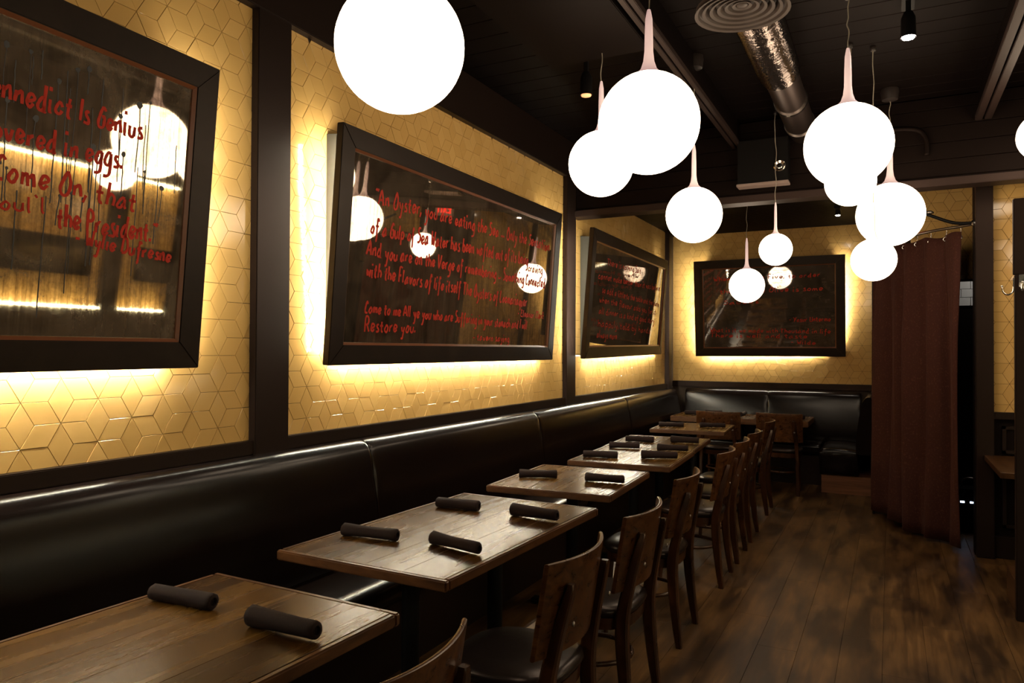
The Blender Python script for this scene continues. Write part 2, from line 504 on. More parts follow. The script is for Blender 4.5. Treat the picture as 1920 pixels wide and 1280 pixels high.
# ---- posts, ledges and trims
tn = [0]
def trim(a, b, mat=M_TRIM, bevel=.004):
    tn[0] += 1
    return struct('trim_%d' % tn[0], MB().box(a, b), mat, bevel=bevel)
trim((0, 2.33, 1.03), (.045, 2.53, ZC))                 # posts on the left wall
trim((0, 5.78, 1.03), (.045, 5.98, ZC))
trim((0, 8.98, 1.03), (.06, 9.12, ZA))
trim((2.315, YB - .08, 0), (2.44, YB, ZA))              # back wall right post
trim((0, -1.0, 1.035), (.035, 8.98, ZB))                # ledge under the tiles
trim((0, YB - .035, 1.05), (2.315, YB, 1.12))
trim((0, -1.0, ZT), (.05, YE0, ZC))                     # dark band above the tiles
trim((0, YE0 - .03, 2.665), (4.6, YE1, 2.72), M_BEAM)  # bottom board of the header
trim((3.055, YR - .06, 0), (3.165, YR + .12, ZA))          # post right of the curtain
trim((3.165, YR - .03, 1.01), (4.6, YR + .02, 1.06))  # dado cap
trim((3.165, YR - .015, 0), (4.6, YR + .02, .16))
trim((2.345, 7.60, 0), (2.37, 7.68, ZA)); trim((2.335, 7.68, 1.05), (2.36, YB - .1, 1.12))
for x0 in (3.22, 3.80):                                  # dado panel mouldings
    for z0, z1 in ((.76, .96), (.22, .70)):
        m = MB()
        for a, b in (((x0, z0), (x0 + .42, z0 + .025)), ((x0, z1 - .025), (x0 + .42, z1)), ((x0, z0), (x0 + .025, z1)), ((x0 + .395, z0), (x0 + .42, z1))):
            m.box((a[0], YR - .002, a[1]), (b[0], YR + .02, b[1]))
        m.obj('panel_moulding', M_TRIM, wall_end, bevel=.003)
# right wall of the room (seen only in the mirrors): posts, ledge, light lines
trim((4.54, 5.13, 0), (4.6, 5.33, ZC)); trim((4.54, 2.9, 0), (4.6, 3.1, ZC))
trim((4.55, -2.5, .0), (4.6, 5.95, 1.06)); trim((4.5, -2.5, 2.47), (4.6, 5.95, ZC))

# ---- floor planks
def floor_planks():
    W, LN = .19, 1.22
    k0 = int((2.46 - .3) / W)
    x = 2.46 - k0 * W
    row = 0
    while x < 4.95:
        y = .1 - (row * .437) % LN
        while y < 8.9:
            y1 = min(y + LN, 9.3)
            MB().box((-W / 2 + .0006, -(y1 - y) / 2 + .0003, -.01), (W / 2 - .0006, (y1 - y) / 2 - .0003, 0)).obj('plank', M_FLOOR, floor, loc=(x + W / 2, (y + y1) / 2, 0), bevel=.0006, segs=1)
            y += LN
        x += W; row += 1
floor_planks()
# ---- ceiling planks
y = .4
while y < YE0 - .02:
    y1 = min(y + .178, YE0 - .005)
    MB().box((-2.5, -(y1 - y) / 2, 0), (2.5, (y1 - y) / 2, .012)).obj('plank', M_CEIL, ceiling, loc=(2.5, (y + y1) / 2, ZC), bevel=.003, segs=1)
    y += .182
m = MB(); y = YE1
while y < YB:
    m.box((0, y, ZA), (3.7, y + .055, ZA + .01)); y += .06
m.obj('beadboard', M_CEIL, ceiling_alcove, kind='stuff')

# ------------------------------------------------------------ beams, soffit box
def beam(x0, x1, z0, label):
    t = thing('ceiling_beam', label, 'beam', ((x0 + x1) / 2, 3, z0), 0, 'ceiling beams')
    wd = (x1 - x0) / 2
    MB().box((-wd, -5.4, 0), (-.006, 2.97, .035)).obj('bottom_board', M_BEAM, t, bevel=.003)
    MB().box((.006, -5.4, 0), (wd, 2.97, .035)).obj('bottom_board', M_BEAM, t, bevel=.003)
    MB().box((-wd * .55, -5.4, .035), (wd * .55, 2.97, ZC - z0)).obj('web', M_CEIL, t)
beam(1.385, 1.455, 3.1, 'narrow brown ceiling beam running behind the large central globes')
beam(3.02, 3.12, 3.1, 'ceiling beam at the upper right corner, right of the spotlight')
MB().box((.78, .6, 3.1), (1.36, 3.80, ZC)).obj('ceiling_duct_box', M_CEIL, bevel=.004)
tag(bpy.data.objects['ceiling_duct_box'], 'flat black box housing fixed under the dark ceiling left of the beam', 'box')

# ------------------------------------------------------------ handwriting
GL = {'a': '56 36 14 13 33 55|56 54 63', 'b': '19 13|15 36 55 53 33 14', 'c': '55 36 14 23 43 54', 'd': '56 36 14 23 43 54|59 53 63', 'e': '14 55 46 26 14 33 54',
      'f': '58 49 38 31 20|16 56', 'g': '56 36 14 23 43 55|56 51 30 10', 'h': '19 13|15 36 55 53', 'i': '16 13 23|18 19', 'j': '36 31 10|38 39', 'k': '19 13|46 14 43', 'l': '19 14 23',
      'm': '16 13|15 36 43|45 66 73', 'n': '16 13|15 36 46 53', 'o': '36 14 23 43 55 36', 'p': '16 10|15 36 55 43 23', 'q': '56 36 14 33 55|56 50', 'r': '16 13|15 36 46',
      's': '46 26 25 44 43 13', 't': '28 24 33 43|06 46', 'u': '16 14 23 43 55|56 53', 'v': '16 33 56', 'w': '16 23 35 53 66', 'x': '16 53|56 13', 'y': '16 24 34|56 42 30 10', 'z': '16 56 13 53',
      'A': '03 39 63|15 55', 'B': '13 19 49 57 36 16|36 55 43 13', 'C': '58 39 15 23 53', 'D': '13 19 49 65 43 13', 'E': '58 29 37 46 26 14 33 63', 'F': '13 19 59|16 46', 'G': '58 39 15 23 53 56 36',
      'H': '13 19|63 69|16 66', 'I': '19 13', 'J': '49 44 23 14', 'L': '19 13 53', 'M': '13 19 46 79 73', 'N': '13 19 53 59', 'O': '39 15 23 53 66 49 39', 'P': '13 19 49 57 36 16', 'R': '13 19 49 57 36 16|36 63',
      'S': '59 29 27 56 54 33 13', 'T': '09 69|39 33', 'U': '19 14 33 53 64 69', 'V': '09 33 69', 'W': '09 23 36 53 69', 'Y': '09 36|69 23', 'K': '19 13|59 15 53',
      '.': '13 14', ',': '14 02', '-': '15 45', '"': '18 29|38 49', "'": '19 28', '~': '15 26 44 55'}
def write_lines(lines, pen, z, rnd):
    mb = MB()
    for (text, a, b, cap, fade) in lines:
        seq = []; x = 0
        for ch in text:
            if ch == ' ': x += 4; continue
            g = GL.get(ch)
            if not g: continue
            st = [[(int(p[0]), int(p[1])) for p in s.split()] for s in g.split('|')]
            seq.append((x, st)); x += max(p[0] for s in st for p in s) + 1.6
        A = V(a); B = V(b); d = (B - A); ln = d.length; d /= ln; up = V((-d.y, d.x))
        sx = ln / x; sy = cap / 6
        for gx, st in seq:
            dy = rnd.uniform(-.25, .25); sk = rnd.uniform(.0, .12); gs = rnd.uniform(.9, 1.1)
            for s in st:
                pts = bez([((gx + p[0] + rnd.uniform(-.15, .15)) * sx + sk * (p[1] - 3) * sy, ((p[1] - 3) * gs + dy + rnd.uniform(-.12, .12)) * sy, 0) for p in s], 4)
                n = len(pts); vs = []; fs = []
                for i, p in enumerate(pts):
                    t = (pts[min(i + 1, n - 1)] - pts[max(i - 1, 0)]).normalized()
                    nn = V((-t.y, t.x)); wd = pen * fade * rnd.uniform(.8, 1.1) / 2
                    for sgn in (1, -1):
                        q = A + d * (p.x + nn.x * wd * sgn) + up * (p.y + nn.y * wd * sgn)
                        vs.append((q.x, q.y, z))
                fs = [(2 * i, 2 * i + 1, 2 * i + 3, 2 * i + 2) for i in range(n - 1)]
                mb.add(vs, fs)
    return mb

# ------------------------------------------------------------ leaning mirrors
def mirror(label, o, R, U, n, wd, ht, mat, lines, pen, wallax, seed, rail=.10, drips=0, inset=.085):
    R, U, n = V(R).normalized(), V(U).normalized(), V(n).normalized()
    U = (U - R * U.dot(R)).normalized(); n = R.cross(U)
    o = V(o)
    M = Matrix(((R.x, U.x, n.x, o.x), (R.y, U.y, n.y, o.y), (R.z, U.z, n.z, o.z), (0, 0, 0, 1)))
    t = thing('leaning_mirror', label, 'mirror', group='framed mirrors leaning out from the tiled walls')
    t.matrix_world = M
    W = wd / 2; D = .04
    outer = [(-W, 0), (W, 0), (W, ht), (-W, ht)]
    inner = [(-W + rail, rail), (W - rail, rail), (W - rail, ht - rail), (-W + rail, ht - rail)]
    for i in range(4):
        j = (i + 1) % 4
        q = [outer[i], outer[j], inner[j], inner[i]]
        MB().hexa([(*p, -D) for p in q] + [(*p, 0) for p in q]).obj('frame_rail', M_FRAME, t, bevel=.003)
    l = .012
    in2 = [(inner[0][0] + l, inner[0][1] + l), (inner[1][0] - l, inner[1][1] + l), (inner[2][0] - l, inner[2][1] - l), (inner[3][0] + l, inner[3][1] - l)]
    m = MB()
    for i in range(4):
        j = (i + 1) % 4
        q = [inner[i], inner[j], in2[j], in2[i]]
        m.hexa([(*p, -.022) for p in q] + [(inner[i][0], inner[i][1], -.003), (inner[j][0], inner[j][1], -.003), (in2[j][0], in2[j][1], -.012), (in2[i][0], in2[i][1], -.012)])
    m.obj('inner_lip', M_LIP, t, label='thin copper-brown lip around the glass')
    g = MB().box((inner[0][0], inner[0][1], -.03), (inner[2][0], inner[2][1], -.018)).obj('mirror_glass', mat, t, label='aged mirror glass with smudges and dark spots')
    rnd = random.Random(seed)
    for ln_ in lines:
        write_lines([ln_], pen, -.0168, rnd).obj('text_line', M_RED, g, kind='stuff')
    if drips:
        m = MB()
        for k in range(drips):
            u = rnd.uniform(.25, .95); v = rnd.uniform(.55, 1.0); le = rnd.uniform(.08, .42); x = u
            pts = []
            for i in range(9):
                x += rnd.uniform(-.002, .002); pts.append((x, v - le * i / 8))
            wdt = rnd.uniform(.0008, .002)
            m.add([(p[0] + s * wdt, p[1], -.0172) for p in pts for s in (-1, 1)], [(2 * i, 2 * i + 1, 2 * i + 3, 2 * i + 2) for i in range(8)])
            if k % 2 == 0:
                r = rnd.uniform(.005, .012); a0 = rnd.random()
                m.add([(u + r * math.cos(a + a0) * rnd.uniform(.7, 1.1), v + r * math.sin(a + a0) * rnd.uniform(.8, 1.2), -.0173) for a in [i * PI / 4 for i in range(8)]], [tuple(range(8))])
        m.obj('drip_marks', M_DRIP, g, kind='stuff')
    # wedge backing box between wall and frame
    Mi = M.inverted()
    bx = W - .085
    bl = W - inset
    fr = [(-bl, .02, -D), (bx, .02, -D), (bx, ht - .03, -D), (-bl, ht - .03, -D)]
    wallp = []
    for p in fr:
        q = M @ V(p)
        if wallax == 0: q.x = .008
        else: q.y = YB - .008
        q.z -= -.015 if p[1] > .5 else .0
        wallp.append(Mi @ q)
    MB().hexa(wallp + [V(p) for p in fr]).obj('backing_box', M_BOXBACK, t)
    # led tapes on the back of the frame and under the box
    def tape(p, q, nrm, wdt=.010):
        p, q, nrm = V(p), V(q), V(nrm).normalized()
        d = (q - p); ln = d.length; d /= ln; s = d.cross(nrm)
        nb = int(ln / .028); mb = MB(); base = MB()
        for i in range(nb):
            c = p + d * (i + .5) * ln / nb + nrm * .003
            h = .0085
            mb.hexa([c - d * h - s * wdt / 2, c + d * h - s * wdt / 2, c + d * h + s * wdt / 2, c - d * h + s * wdt / 2,
                     c - d * h - s * wdt / 2 + nrm * .002, c + d * h - s * wdt / 2 + nrm * .002, c + d * h + s * wdt / 2 + nrm * .002, c - d * h + s * wdt / 2 + nrm * .002])
        base.hexa([p - s * wdt * .6, q - s * wdt * .6, q + s * wdt * .6, p + s * wdt * .6, p - s * wdt * .6 + nrm * .0025, q - s * wdt * .6 + nrm * .0025, q + s * wdt * .6 + nrm * .0025, p + s * wdt * .6 + nrm * .0025])
        b = base.obj('led_tape', M_BOXBACK, t)
        mb.obj('led_bead', M_LED, b, kind='stuff')
    back = (0, 0, -1)
    tape((-W + .035, .06, -D), (-W + .035, ht - .06, -D), back)
    tape((W - .035, .06, -D), (W - .035, ht - .06, -D), back)
    mid = (fr[0][2] + wallp[0][2]) / 2
    tape((-bl + .03, .018, (-D + wallp[0].z) / 2), (bx - .03, .018, (-D + wallp[1].z) / 2), (0, -1, 0))
    return t

MM = [mirror_material('aged_mirror_%d' % k, k * 3.1, st, ti, rg, dr, du) for k, (st, ti, rg, dr, du) in enumerate([
    (.34, (.80, .70, .52), .05, (70, 2.5, 1), .26), (.37, (.74, .66, .54), .03, (60, 3, 1), .12), (.42, (.60, .56, .46), .04, (80, 4, 1), .13), (.44, (.74, .66, .62), .05, (12, 60, 1), .2)])]
L1 = [('Eggs Bennedict Is Genius', (.10, .816), (.798, .814), .072, 1), ("its Eggs Covered in eggs.", (.02, .690), (.728, .697), .070, 1), ('I mean Come On, that', (.06, .588), (.791, .563), .070, 1),
      ("person soul'l", (.05, .478), (.477, .497), .05, .7), ('the President."', (.509, .465), (.885, .463), .072, 1), ('- Wylie Dufresne', (.571, .419), (.951, .398), .05, .9)]
L2 = [('"An Oyster, you are eating the Sea ... Only the Sensation', (-1.033, .833), (1.155, .851), .078, 1), ('of a Gulp of Sea Water has been wafted out of its being', (-1.047, .676), (.80, .705), .078, 1),
      ('craving', (.80, .66), (1.06, .66), .06, .7), ('And you are on the Verge of remembering ... Something Connected', (-1.066, .562), (1.123, .562), .072, 1),
      ('with the Flavors of life itself The Oysters of Locmariaquer', (-1.06, .457), (.826, .397), .072, 1), ('- Eleanor Clark', (.679, .324), (1.133, .319), .05, .8),
      ('Come to me All ye you who are Suffering in your stomach and I will', (-1.054, .269), (.852, .232), .062, .9), ('Restore you.', (-1.048, .171), (-.584, .173), .07, .9), ('- tavern saying', (.06, .142), (.581, .134), .045, .7)]
L3 = [('There is nothing Salt', (-0.926, 0.842), (0.27, 0.867), .06, .9),
      ('cannot make better than it was before', (-1.161, 0.702), (1.167, 0.745), .06, .9),
      ('so add a little to the table and the plate', (-1.024, 0.589), (1.175, 0.559), .06, .9),
      ('when the flavour asks you for it', (-1.084, 0.5), (1.048, 0.461), .06, .9),
      ('all dinner is a kind of good story', (-1.074, 0.4), (1.026, 0.36), .06, .9),
      ('happily told by hands', (-1.082, 0.29), (0.862, 0.243), .06, .9),
      ('always more', (-1.083, 0.187), (-0.441, 0.171), .06, .9)]
L4 = [('When a Homea Five, to order', (-.62, .93), (.6, .94), .05, .9), ('the trouble Olive is some', (-.55, .775), (.627, .777), .055, .9), ('Sauces', (-.517, .64), (-.085, .648), .045, .7), ('- Yosur Unterme', (.244, .416), (.704, .415), .055, .9),
      ('What is it we made with Thousand in life', (-.678, .305), (.703, .272), .05, .8), ('There is well and taste', (-.68, .239), (.454, .217), .05, .8), ('- Wilde', (.259, .155), (.541, .141), .045, .8)]
cy_, sy_ = math.cos(-.045), math.sin(-.045)
mirror('nearest leaning mirror, its red writing ending in the word President', (.13, .904, 1.4165), (-.045, .999, .002), (.0889, .0025, .996), (.995, .045, -.089), 2.2, 1.164, MM[0], L1, .0105, 0, 1, drips=46)
mirror('wide leaning mirror between two dark posts with writing about an oyster', (.10, 4.047, 1.419), (-.0021, 1, .002), (.0719, -.0022, .9974), (.997, .002, -.072), 2.638, 1.164, MM[1], L2, .0125, 0, 2)
mirror('leaning mirror nearest the back corner of the left wall', (.125, 7.232, 1.443), (-.048, .999, .012), (.078, -.008, .997), (.996, .049, -.078), 2.826, 1.115, MM[2], L3, .012, 0, 3, inset=.36)
mirror('smaller framed mirror hung on the tiled back wall above the bench', (1.178, 9.314, 1.439), (.9988, .0489, .004), (.0015, -.1127, .9936), (.049, -.992, -.113), 1.719, 1.184, MM[3], L4, .011, 1, 4)

# light lines and dark frames of the far side of the room, seen in the nearest mirror
for (y0, y1) in ((-1.5, 2.88), (3.12, 5.11), (5.35, 5.9)):
    for z, nm in ((2.455, 'upper'), (1.09, 'lower')):
        t = thing('cove_light', '%s light line on the booth wall opposite, segment %s' % (nm, {(-1.5): 'nearest the street', 3.12: 'between the posts', 5.35: 'by the curtain'}[y0]), 'light', (4.53, 0, z), 0, 'light lines on the opposite wall')
        MB().box((-.012, y0, -.008), (.012, y1, .008)).obj('diffuser', emit('cove_diffuser', (1, .94, .66), 30), t)
for i, (y0, y1) in enumerate(((3.35, 4.98), (5.50, 5.93))):
    t = thing('dark_picture', ('long' if i == 0 else 'short') + ' dark framed picture on the booth wall opposite', 'picture', (4.55, (y0 + y1) / 2, 1.40))
    h = (y1 - y0) / 2
    m = MB()
    for a, b in (((-h, 0), (h, .05)), ((-h, .31), (h, .36)), ((-h, 0), (-h + .05, .36)), ((h - .05, 0), (h, .36))):
        m.box((-.02, a[0], a[1]), (.02, b[0], b[1]))
    m.obj('frame', M_FRAME, t)
    MB().box((-.005, -h + .05, .05), (.005, h - .05, .31)).obj('picture_panel', plain('picture_panel', (.03, .026, .018), .08), t)

# ------------------------------------------------------------ globe pendants
def pendant(loc, R, stem, label, ztop=ZC, wob=.006, can=1.0):
    t = thing('globe_pendant', label, 'lamp', loc, 0, 'white globe pendants')
    st = stem * R
    prof = [(0, -R)] + [(R * math.sin(a), -R * math.cos(a)) for a in [PI * k / 26 for k in range(1, 24)]]
    a_end = PI * 23 / 26
    r0 = R * math.sin(a_end); z0 = -R * math.cos(a_end)
    MB().lathe(prof + [(0, z0)], 40).obj('globe', M_GLOBE, t, smooth=50)
    p2 = [(r0, z0), (r0 * .72, z0 + .045 * R), (r0 * .46, z0 + .14 * R), (r0 * .31, z0 + .30 * R), (r0 * .245, z0 + .5 * R), (r0 * .23, R + st * .6), (r0 * .2, R + st * .85), (r0 * .12, R + st * .97), (r0 * .09, R + st), (0, R + st)]
    MB().lathe(p2, 20).obj('stem', M_STEM, t, smooth=60, label='dim pinkish white glass stem')
    top = ztop - loc[2]
    n = 9; rnd = random.Random(int(loc[0] * 999))
    path = [(0, 0, R + st - .01)] + [(rnd.uniform(-wob, wob), rnd.uniform(-wob, wob), R + st + (top - R - st) * k / n) for k in range(1, n)] + [(0, 0, top)]
    MB().tube(bez(path, 3), .0028, 6).obj('cord', M_CORD, t, smooth=True)
    MB().lathe([(0, top), (.055 * can, top), (.058 * can, top - .02 * can), (.05 * can, top - .075 * can), (.012, top - .085 * can), (0, top - .085 * can)], 20).obj('canopy', M_CANOPY, t, smooth=40)
pendant((1.347, 1.579, 2.291), .170, 1.45, 'largest globe pendant nearest the camera, cut by the top edge')
pendant((1.601, 2.977, 2.444), .210, 1.27, 'large globe pendant with tall stem in front of the brown beam')
pendant((1.114, 3.723, 2.500), .175, 1.55, 'globe pendant partly hidden behind the large one near the beam', can=.4)
pendant((1.431, 4.489, 2.326), .169, 1.55, 'globe pendant hanging just before the dark header, left of the back mirror')
pendant((2.309, 4.058, 2.534), .210, 1.35, 'large globe pendant hanging over the aisle near the round duct', can=.3)
pendant((2.290, 4.720, 2.490), .141, 1.60, 'small globe pendant hidden mostly under the large aisle globe', can=.3)
pendant((2.497, 5.65, 2.437), .2155, 1.60, 'globe pendant overlapping the top of the curtain')
pendant((2.410, 4.827, 2.038), .125, 1.70, 'lowest small globe pendant beside the left edge of the curtain', can=.3)
pendant((1.732, 5.80, 2.261), .120, 1.95, 'small globe pendant hanging above the back mirror, close before header', can=.3)
pendant((1.274, 7.28, 2.128), .1645, 1.76, 'globe pendant hanging low in front of the back mirror', ZA)
pendant((3.335, 5.420, 2.810), .150, 1.10, 'globe pendant at the right edge, only a sliver showing')
pendant((3.650, 4.400, 2.410), .175, 1.60, 'globe pendant over the booths opposite, seen only in the nearest mirror')

# ------------------------------------------------------------ spotlights
def track_head(loc, ztop, label, bulb, r=.035):
    t = thing('track_spotlight', label, 'spotlight', loc)
    top = ztop - loc[2]
    MB().lathe([(0, .02), (r * 1.05, 0), (r, .02), (r * .95, .10), (r * .6, .13), (0, .135)], 20).obj('housing', M_BLACK, t, smooth=35)
    MB().lathe([(0, -.004), (r * .8, -.004), (r * .85, .004), (0, .004)], 16).obj('bulb', bulb, t, smooth=True)
    MB().box((-.012, -.012, .11), (.012, .012, top)).obj('drop_rod', M_BLACK, t, bevel=.002)
    MB().box((-.03, -.12, top - .03), (.03, .12, top)).obj('track_piece', M_BLACK, t, bevel=.003)
track_head((2.581, 4.203, 3.085), ZC, 'lit black track spotlight at the top right of the ceiling', M_BULB)
track_head((.957, 3.90, 2.95), ZC, 'dim black spotlight left of the large central globe', M_BULBDIM)
track_head((2.02, 8.227, 2.90), ZA, 'bright small spotlight under the back ceiling', M_BULB, .025)

# ------------------------------------------------------------ duct with round diffuser
t = thing('air_duct', 'ribbed metal air duct running along the dark ceiling to the header', 'duct', (1.905, 3.70, 3.18))
RY = Matrix.Rotation(-PI / 2, 4, 'X')
prof = [(0, 0)]
yy = 0
while yy < .95:
    prof += [(.108, yy), (.120, yy + .016), (.108, yy + .030)]; yy += .034
MB().lathe(prof, 28, M=RY).obj('flexible_section', M_DUCT, t, smooth=True)
prof = [(.098, .93)]
yy = .93
while yy < 2.27:
    prof += [(.096, yy + .01), (.100, yy + .025)]; yy += .032
MB().lathe(prof, 28, M=RY).obj('spiral_section', M_SPIRAL, t, smooth=True)
for yy in (.94, 1.5, 2.05):
    MB().lathe([(.097, yy), (.108, yy), (.108, yy + .03), (.097, yy + .03)], 28, M=RY).obj('clamp_band', M_CHROME, t, smooth=30)
t = thing('ceiling_diffuser', 'round ceiling diffuser with concentric rings at the end of the duct', 'vent', (1.888, 3.50, 3.065))
for k in range(6):
    r1 = .212 - k * .034; zz = k * .006
    MB().lathe([(r1, zz + .006), (r1 + .002, zz), (r1 - .012, zz + .004), (r1 - .026, zz + .034), (r1 - .022, zz + .036), (r1 - .008, zz + .012), (r1, zz + .006)], 36).obj('diffuser_ring', M_DIFF, t, smooth=40)
MB().lathe([(0, .03), (.024, .032), (.026, .04), (0, .05)], 20).obj('centre_cap', M_DIFF, t, smooth=True)
MB().lathe([(.205, .01), (.208, .03), (.14, .075), (.11, .12), (.11, .225), (0, .225), (0, .045), (.15, .045), (.205, .01)], 32).obj('collar', M_DIFF, t, smooth=40)

# ------------------------------------------------------------ housing on the header, pipe elbow
t = thing('vent_housing', 'black box housing on the dark header with a pale lower lip and round eye', 'vent', (1.63, 5.96, 2.77))
MB().box((-.185, -.12, .015), (.185, .03, .35)).obj('housing', M_BLACK, t, bevel=.004)
MB().box((-.19, -.135, -.005), (.19, -.02, .015)).obj('lower_lip', plain('pale_lip', (.30, .22, .19), .4), t, bevel=.003)
e = MB().lathe([(0, .01), (.018, .012), (.02, .006), (.036, .012), (.044, .006), (.046, 0), (0, 0)], 24, M=Matrix.Rotation(PI / 2, 4, 'X')).obj('round_eye', M_CHROME, t, loc=(.125, -.12, .13), smooth=30)
MB().lathe([(0, .014), (.016, .012), (.017, .006), (0, .006)], 16, M=Matrix.Rotation(PI / 2, 4, 'X')).obj('lens', M_BLACK, e, smooth=True)
p = bez([(2.45, 5.95, 3.10), (2.58, 5.95, 3.095), (2.68, 5.95, 3.07), (2.725, 5.95, 3.0), (2.73, 5.95, 2.89)], 6)
tag(MB().tube(p, .018, 10).obj('conduit_pipe', M_WALLDARK, smooth=True), 'dark bent pipe on the header above the curtain', 'pipe')

# ------------------------------------------------------------ banquette
def cushion_run(name, prof, axis, a0, a1, fixed, parent, mat, flip=1, shrink=.009):
    """extrude profile (d, z) along y (axis 1) or x (axis 0); d grows away from the wall at fixed"""
    rs = []
    cd = sum(p[0] for p in prof) / len(prof); cz = sum(p[1] for p in prof) / len(prof)
    ln = a1 - a0
    for s, k in ((0, 1), (.006, .5), (.02, .18), (.05, 0), (ln / 2, -.15), (ln - .05, 0), (ln - .02, .18), (ln - .006, .5), (ln, 1)):
        ring = []
        for d, z in prof:
            dd, dz = cd - d, cz - z; L_ = math.hypot(dd, dz) or 1
            d2 = d + dd / L_ * shrink * k; z2 = z + dz / L_ * shrink * k
            if d < .03: d2 = d
            ring.append(V((fixed + flip * d2, a0 + s, z2)) if axis == 1 else V((a0 + s, fixed + flip * d2, z2)))
        rs.append(ring)
    return MB().rings(rs).obj(name, mat, parent, smooth=45)
def smooth_prof(pts, n=5): return [(p.x, p.y) for p in bez([(a, b, 0) for a, b in pts], n)]
BACKP = [(.005, .43)] + smooth_prof([(.175, .43), (.185, .52), (.172, .68), (.150, .85), (.128, .96), (.108, 1.005), (.078, 1.03), (.045, 1.034), (.02, 1.025)])+ [(.005, 1.0)]
SEATP = [(.16, .36)] + smooth_prof([(.50, .345), (.525, .37), (.535, .41), (.528, .445), (.50, .465), (.44, .475), (.30, .472), (.16, .462)])
t = thing('banquette_bench', 'long black vinyl bench along the left wall behind the tables', 'bench', group='black vinyl banquettes')
ys = [-1.05, .98, 3.03, 5.06, 7.17, 9.15]
for a, b in zip(ys, ys[1:]):
    cushion_run('back_cushion', BACKP, 1, a + .002, b - .002, 0, t, M_VINYL)
    cushion_run('seat_cushion', SEATP, 1, a, min(b, 8.72), 0, t, M_VINYL)
MB().box((.02, -1.05, 0), (.46, 8.75, .365)).obj('bench_base', M_TRIM, t)
t = thing('banquette_bench', 'black vinyl bench under the back wall mirror', 'bench', group='black vinyl banquettes')
for a, b in ((.19, 1.184), (1.184, 2.20)):
    cushion_run('back_cushion', BACKP, 0, a, b, YB, t, M_VINYL, -1)
cushion_run('seat_cushion', SEATP, 0, .19, 1.184, YB, t, M_VINYL, -1)
cushion_run('seat_cushion', SEATP, 0, 1.184, 1.80, YB, t, M_VINYL, -1)
MB().box((.46, YB - .46, 0), (1.84, YB - .02, .35)).obj('bench_base', M_TRIM, t)
t = thing('banquette_bench', 'short bench end with shiny rounded seat beside the curtain', 'bench', group='black vinyl banquettes')
BACKR = [(d, z) for d, z in BACKP]
cushion_run('back_cushion', BACKR, 1, 8.38, 9.19, 2.36, t, M_VINYL, -1)
RP = [(.16, .19), (.535, .19), (.54, .30)] + [(x, z) for x, z in smooth_prof([(.545, .36), (.55, .41), (.53, .455), (.46, .478), (.30, .48), (.16, .465)])]
rs = []
for s, k in ((8.44, .055), (8.445, .03), (8.46, .012), (8.50, 0), (8.9, 0), (9.2, 0)):
    rs.append([V((2.36 - (d + (.33 - d) * k * 1.2), s, z + (.40 - z) * k * 8 if k else z)) for d, z in RP])
MB().rings(rs).obj('seat_cushion', M_VINYL, t, smooth=60)
MB().box((1.84, 8.50, 0), (2.335, 9.33, .188)).obj('bench_base', M_KICK, t, label='reddish brown wooden bench base')

# ------------------------------------------------------------ tables
def table(cx, cy, wx, ly, rz, label, pedestals, thick=.036, cuts=(.0, .33, .53, .76, 1.0)):
    t = thing('dining_table', label, 'table', (cx, cy, 0), rz, 'wooden dining tables along the bench')
    z1 = .75
    e = .022
    x0, x1 = -wx / 2, wx / 2
    W = wx - 2 * e
    for a, b in zip(cuts, cuts[1:]):
        MB().box((x0 + e + W * a + .0005, -ly / 2 + e, z1 - thick), (x0 + e + W * b - .0005, ly / 2 - e, z1)).obj('board', M_TABLE, t, bevel=.0007, segs=1)
    for a, b in (((x0, -ly / 2), (x1, -ly / 2 + e)), ((x0, ly / 2 - e), (x1, ly / 2)), ((x0, -ly / 2 + e), (x0 + e, ly / 2 - e)), ((x1 - e, -ly / 2 + e), (x1, ly / 2 - e))):
        MB().box((a[0], a[1], z1 - thick), (b[0], b[1], z1)).obj('edge_strip', M_EDGE, t, bevel=.005)
    for py in pedestals:
        c = MB().tube([(0, py, .03), (0, py, z1 - thick - .015)], .035, 16).obj('column', M_IRON, t, smooth=40)
        m = MB()
        m.box((-.25, py - .03, 0), (.25, py + .03, .03)).box((-.03, py - .25, 0), (.03, py + .25, .03)).obj('foot', M_IRON, t, bevel=.006)
        MB().box((-.17, py - .17, z1 - thick - .015), (.17, py + .17, z1 - thick)).obj('top_plate', M_IRON, t)
table(.865, 1.085, .76, 1.28, -.03, 'nearest wooden table at the lower left corner holding two napkins', (-.32, .32))
table(.872, 2.655, .755, 1.28, -.03, 'long wooden table with four napkins, second from the camera', (-.32, .32))
table(.845, 3.985, .71, .84, .05, 'small wooden table with two napkins, third from the camera', (0,))
table(.868, 5.065, .70, .845, .05, 'fourth wooden table from the camera, nearer of two pushed together', (0,))
table(.810, 5.915, .70, .845, .06, 'fifth wooden table from the camera, farther of two pushed together', (0,))
table(.760, 7.300, .70, .76, .06, 'wooden table with two napkins just before the back corner table', (0,))
table(.970, 8.755, 1.49, .66, .0, 'thick-edged table along the back wall bench', (0,), .062, (.0, .25, .5, .75, 1.0))

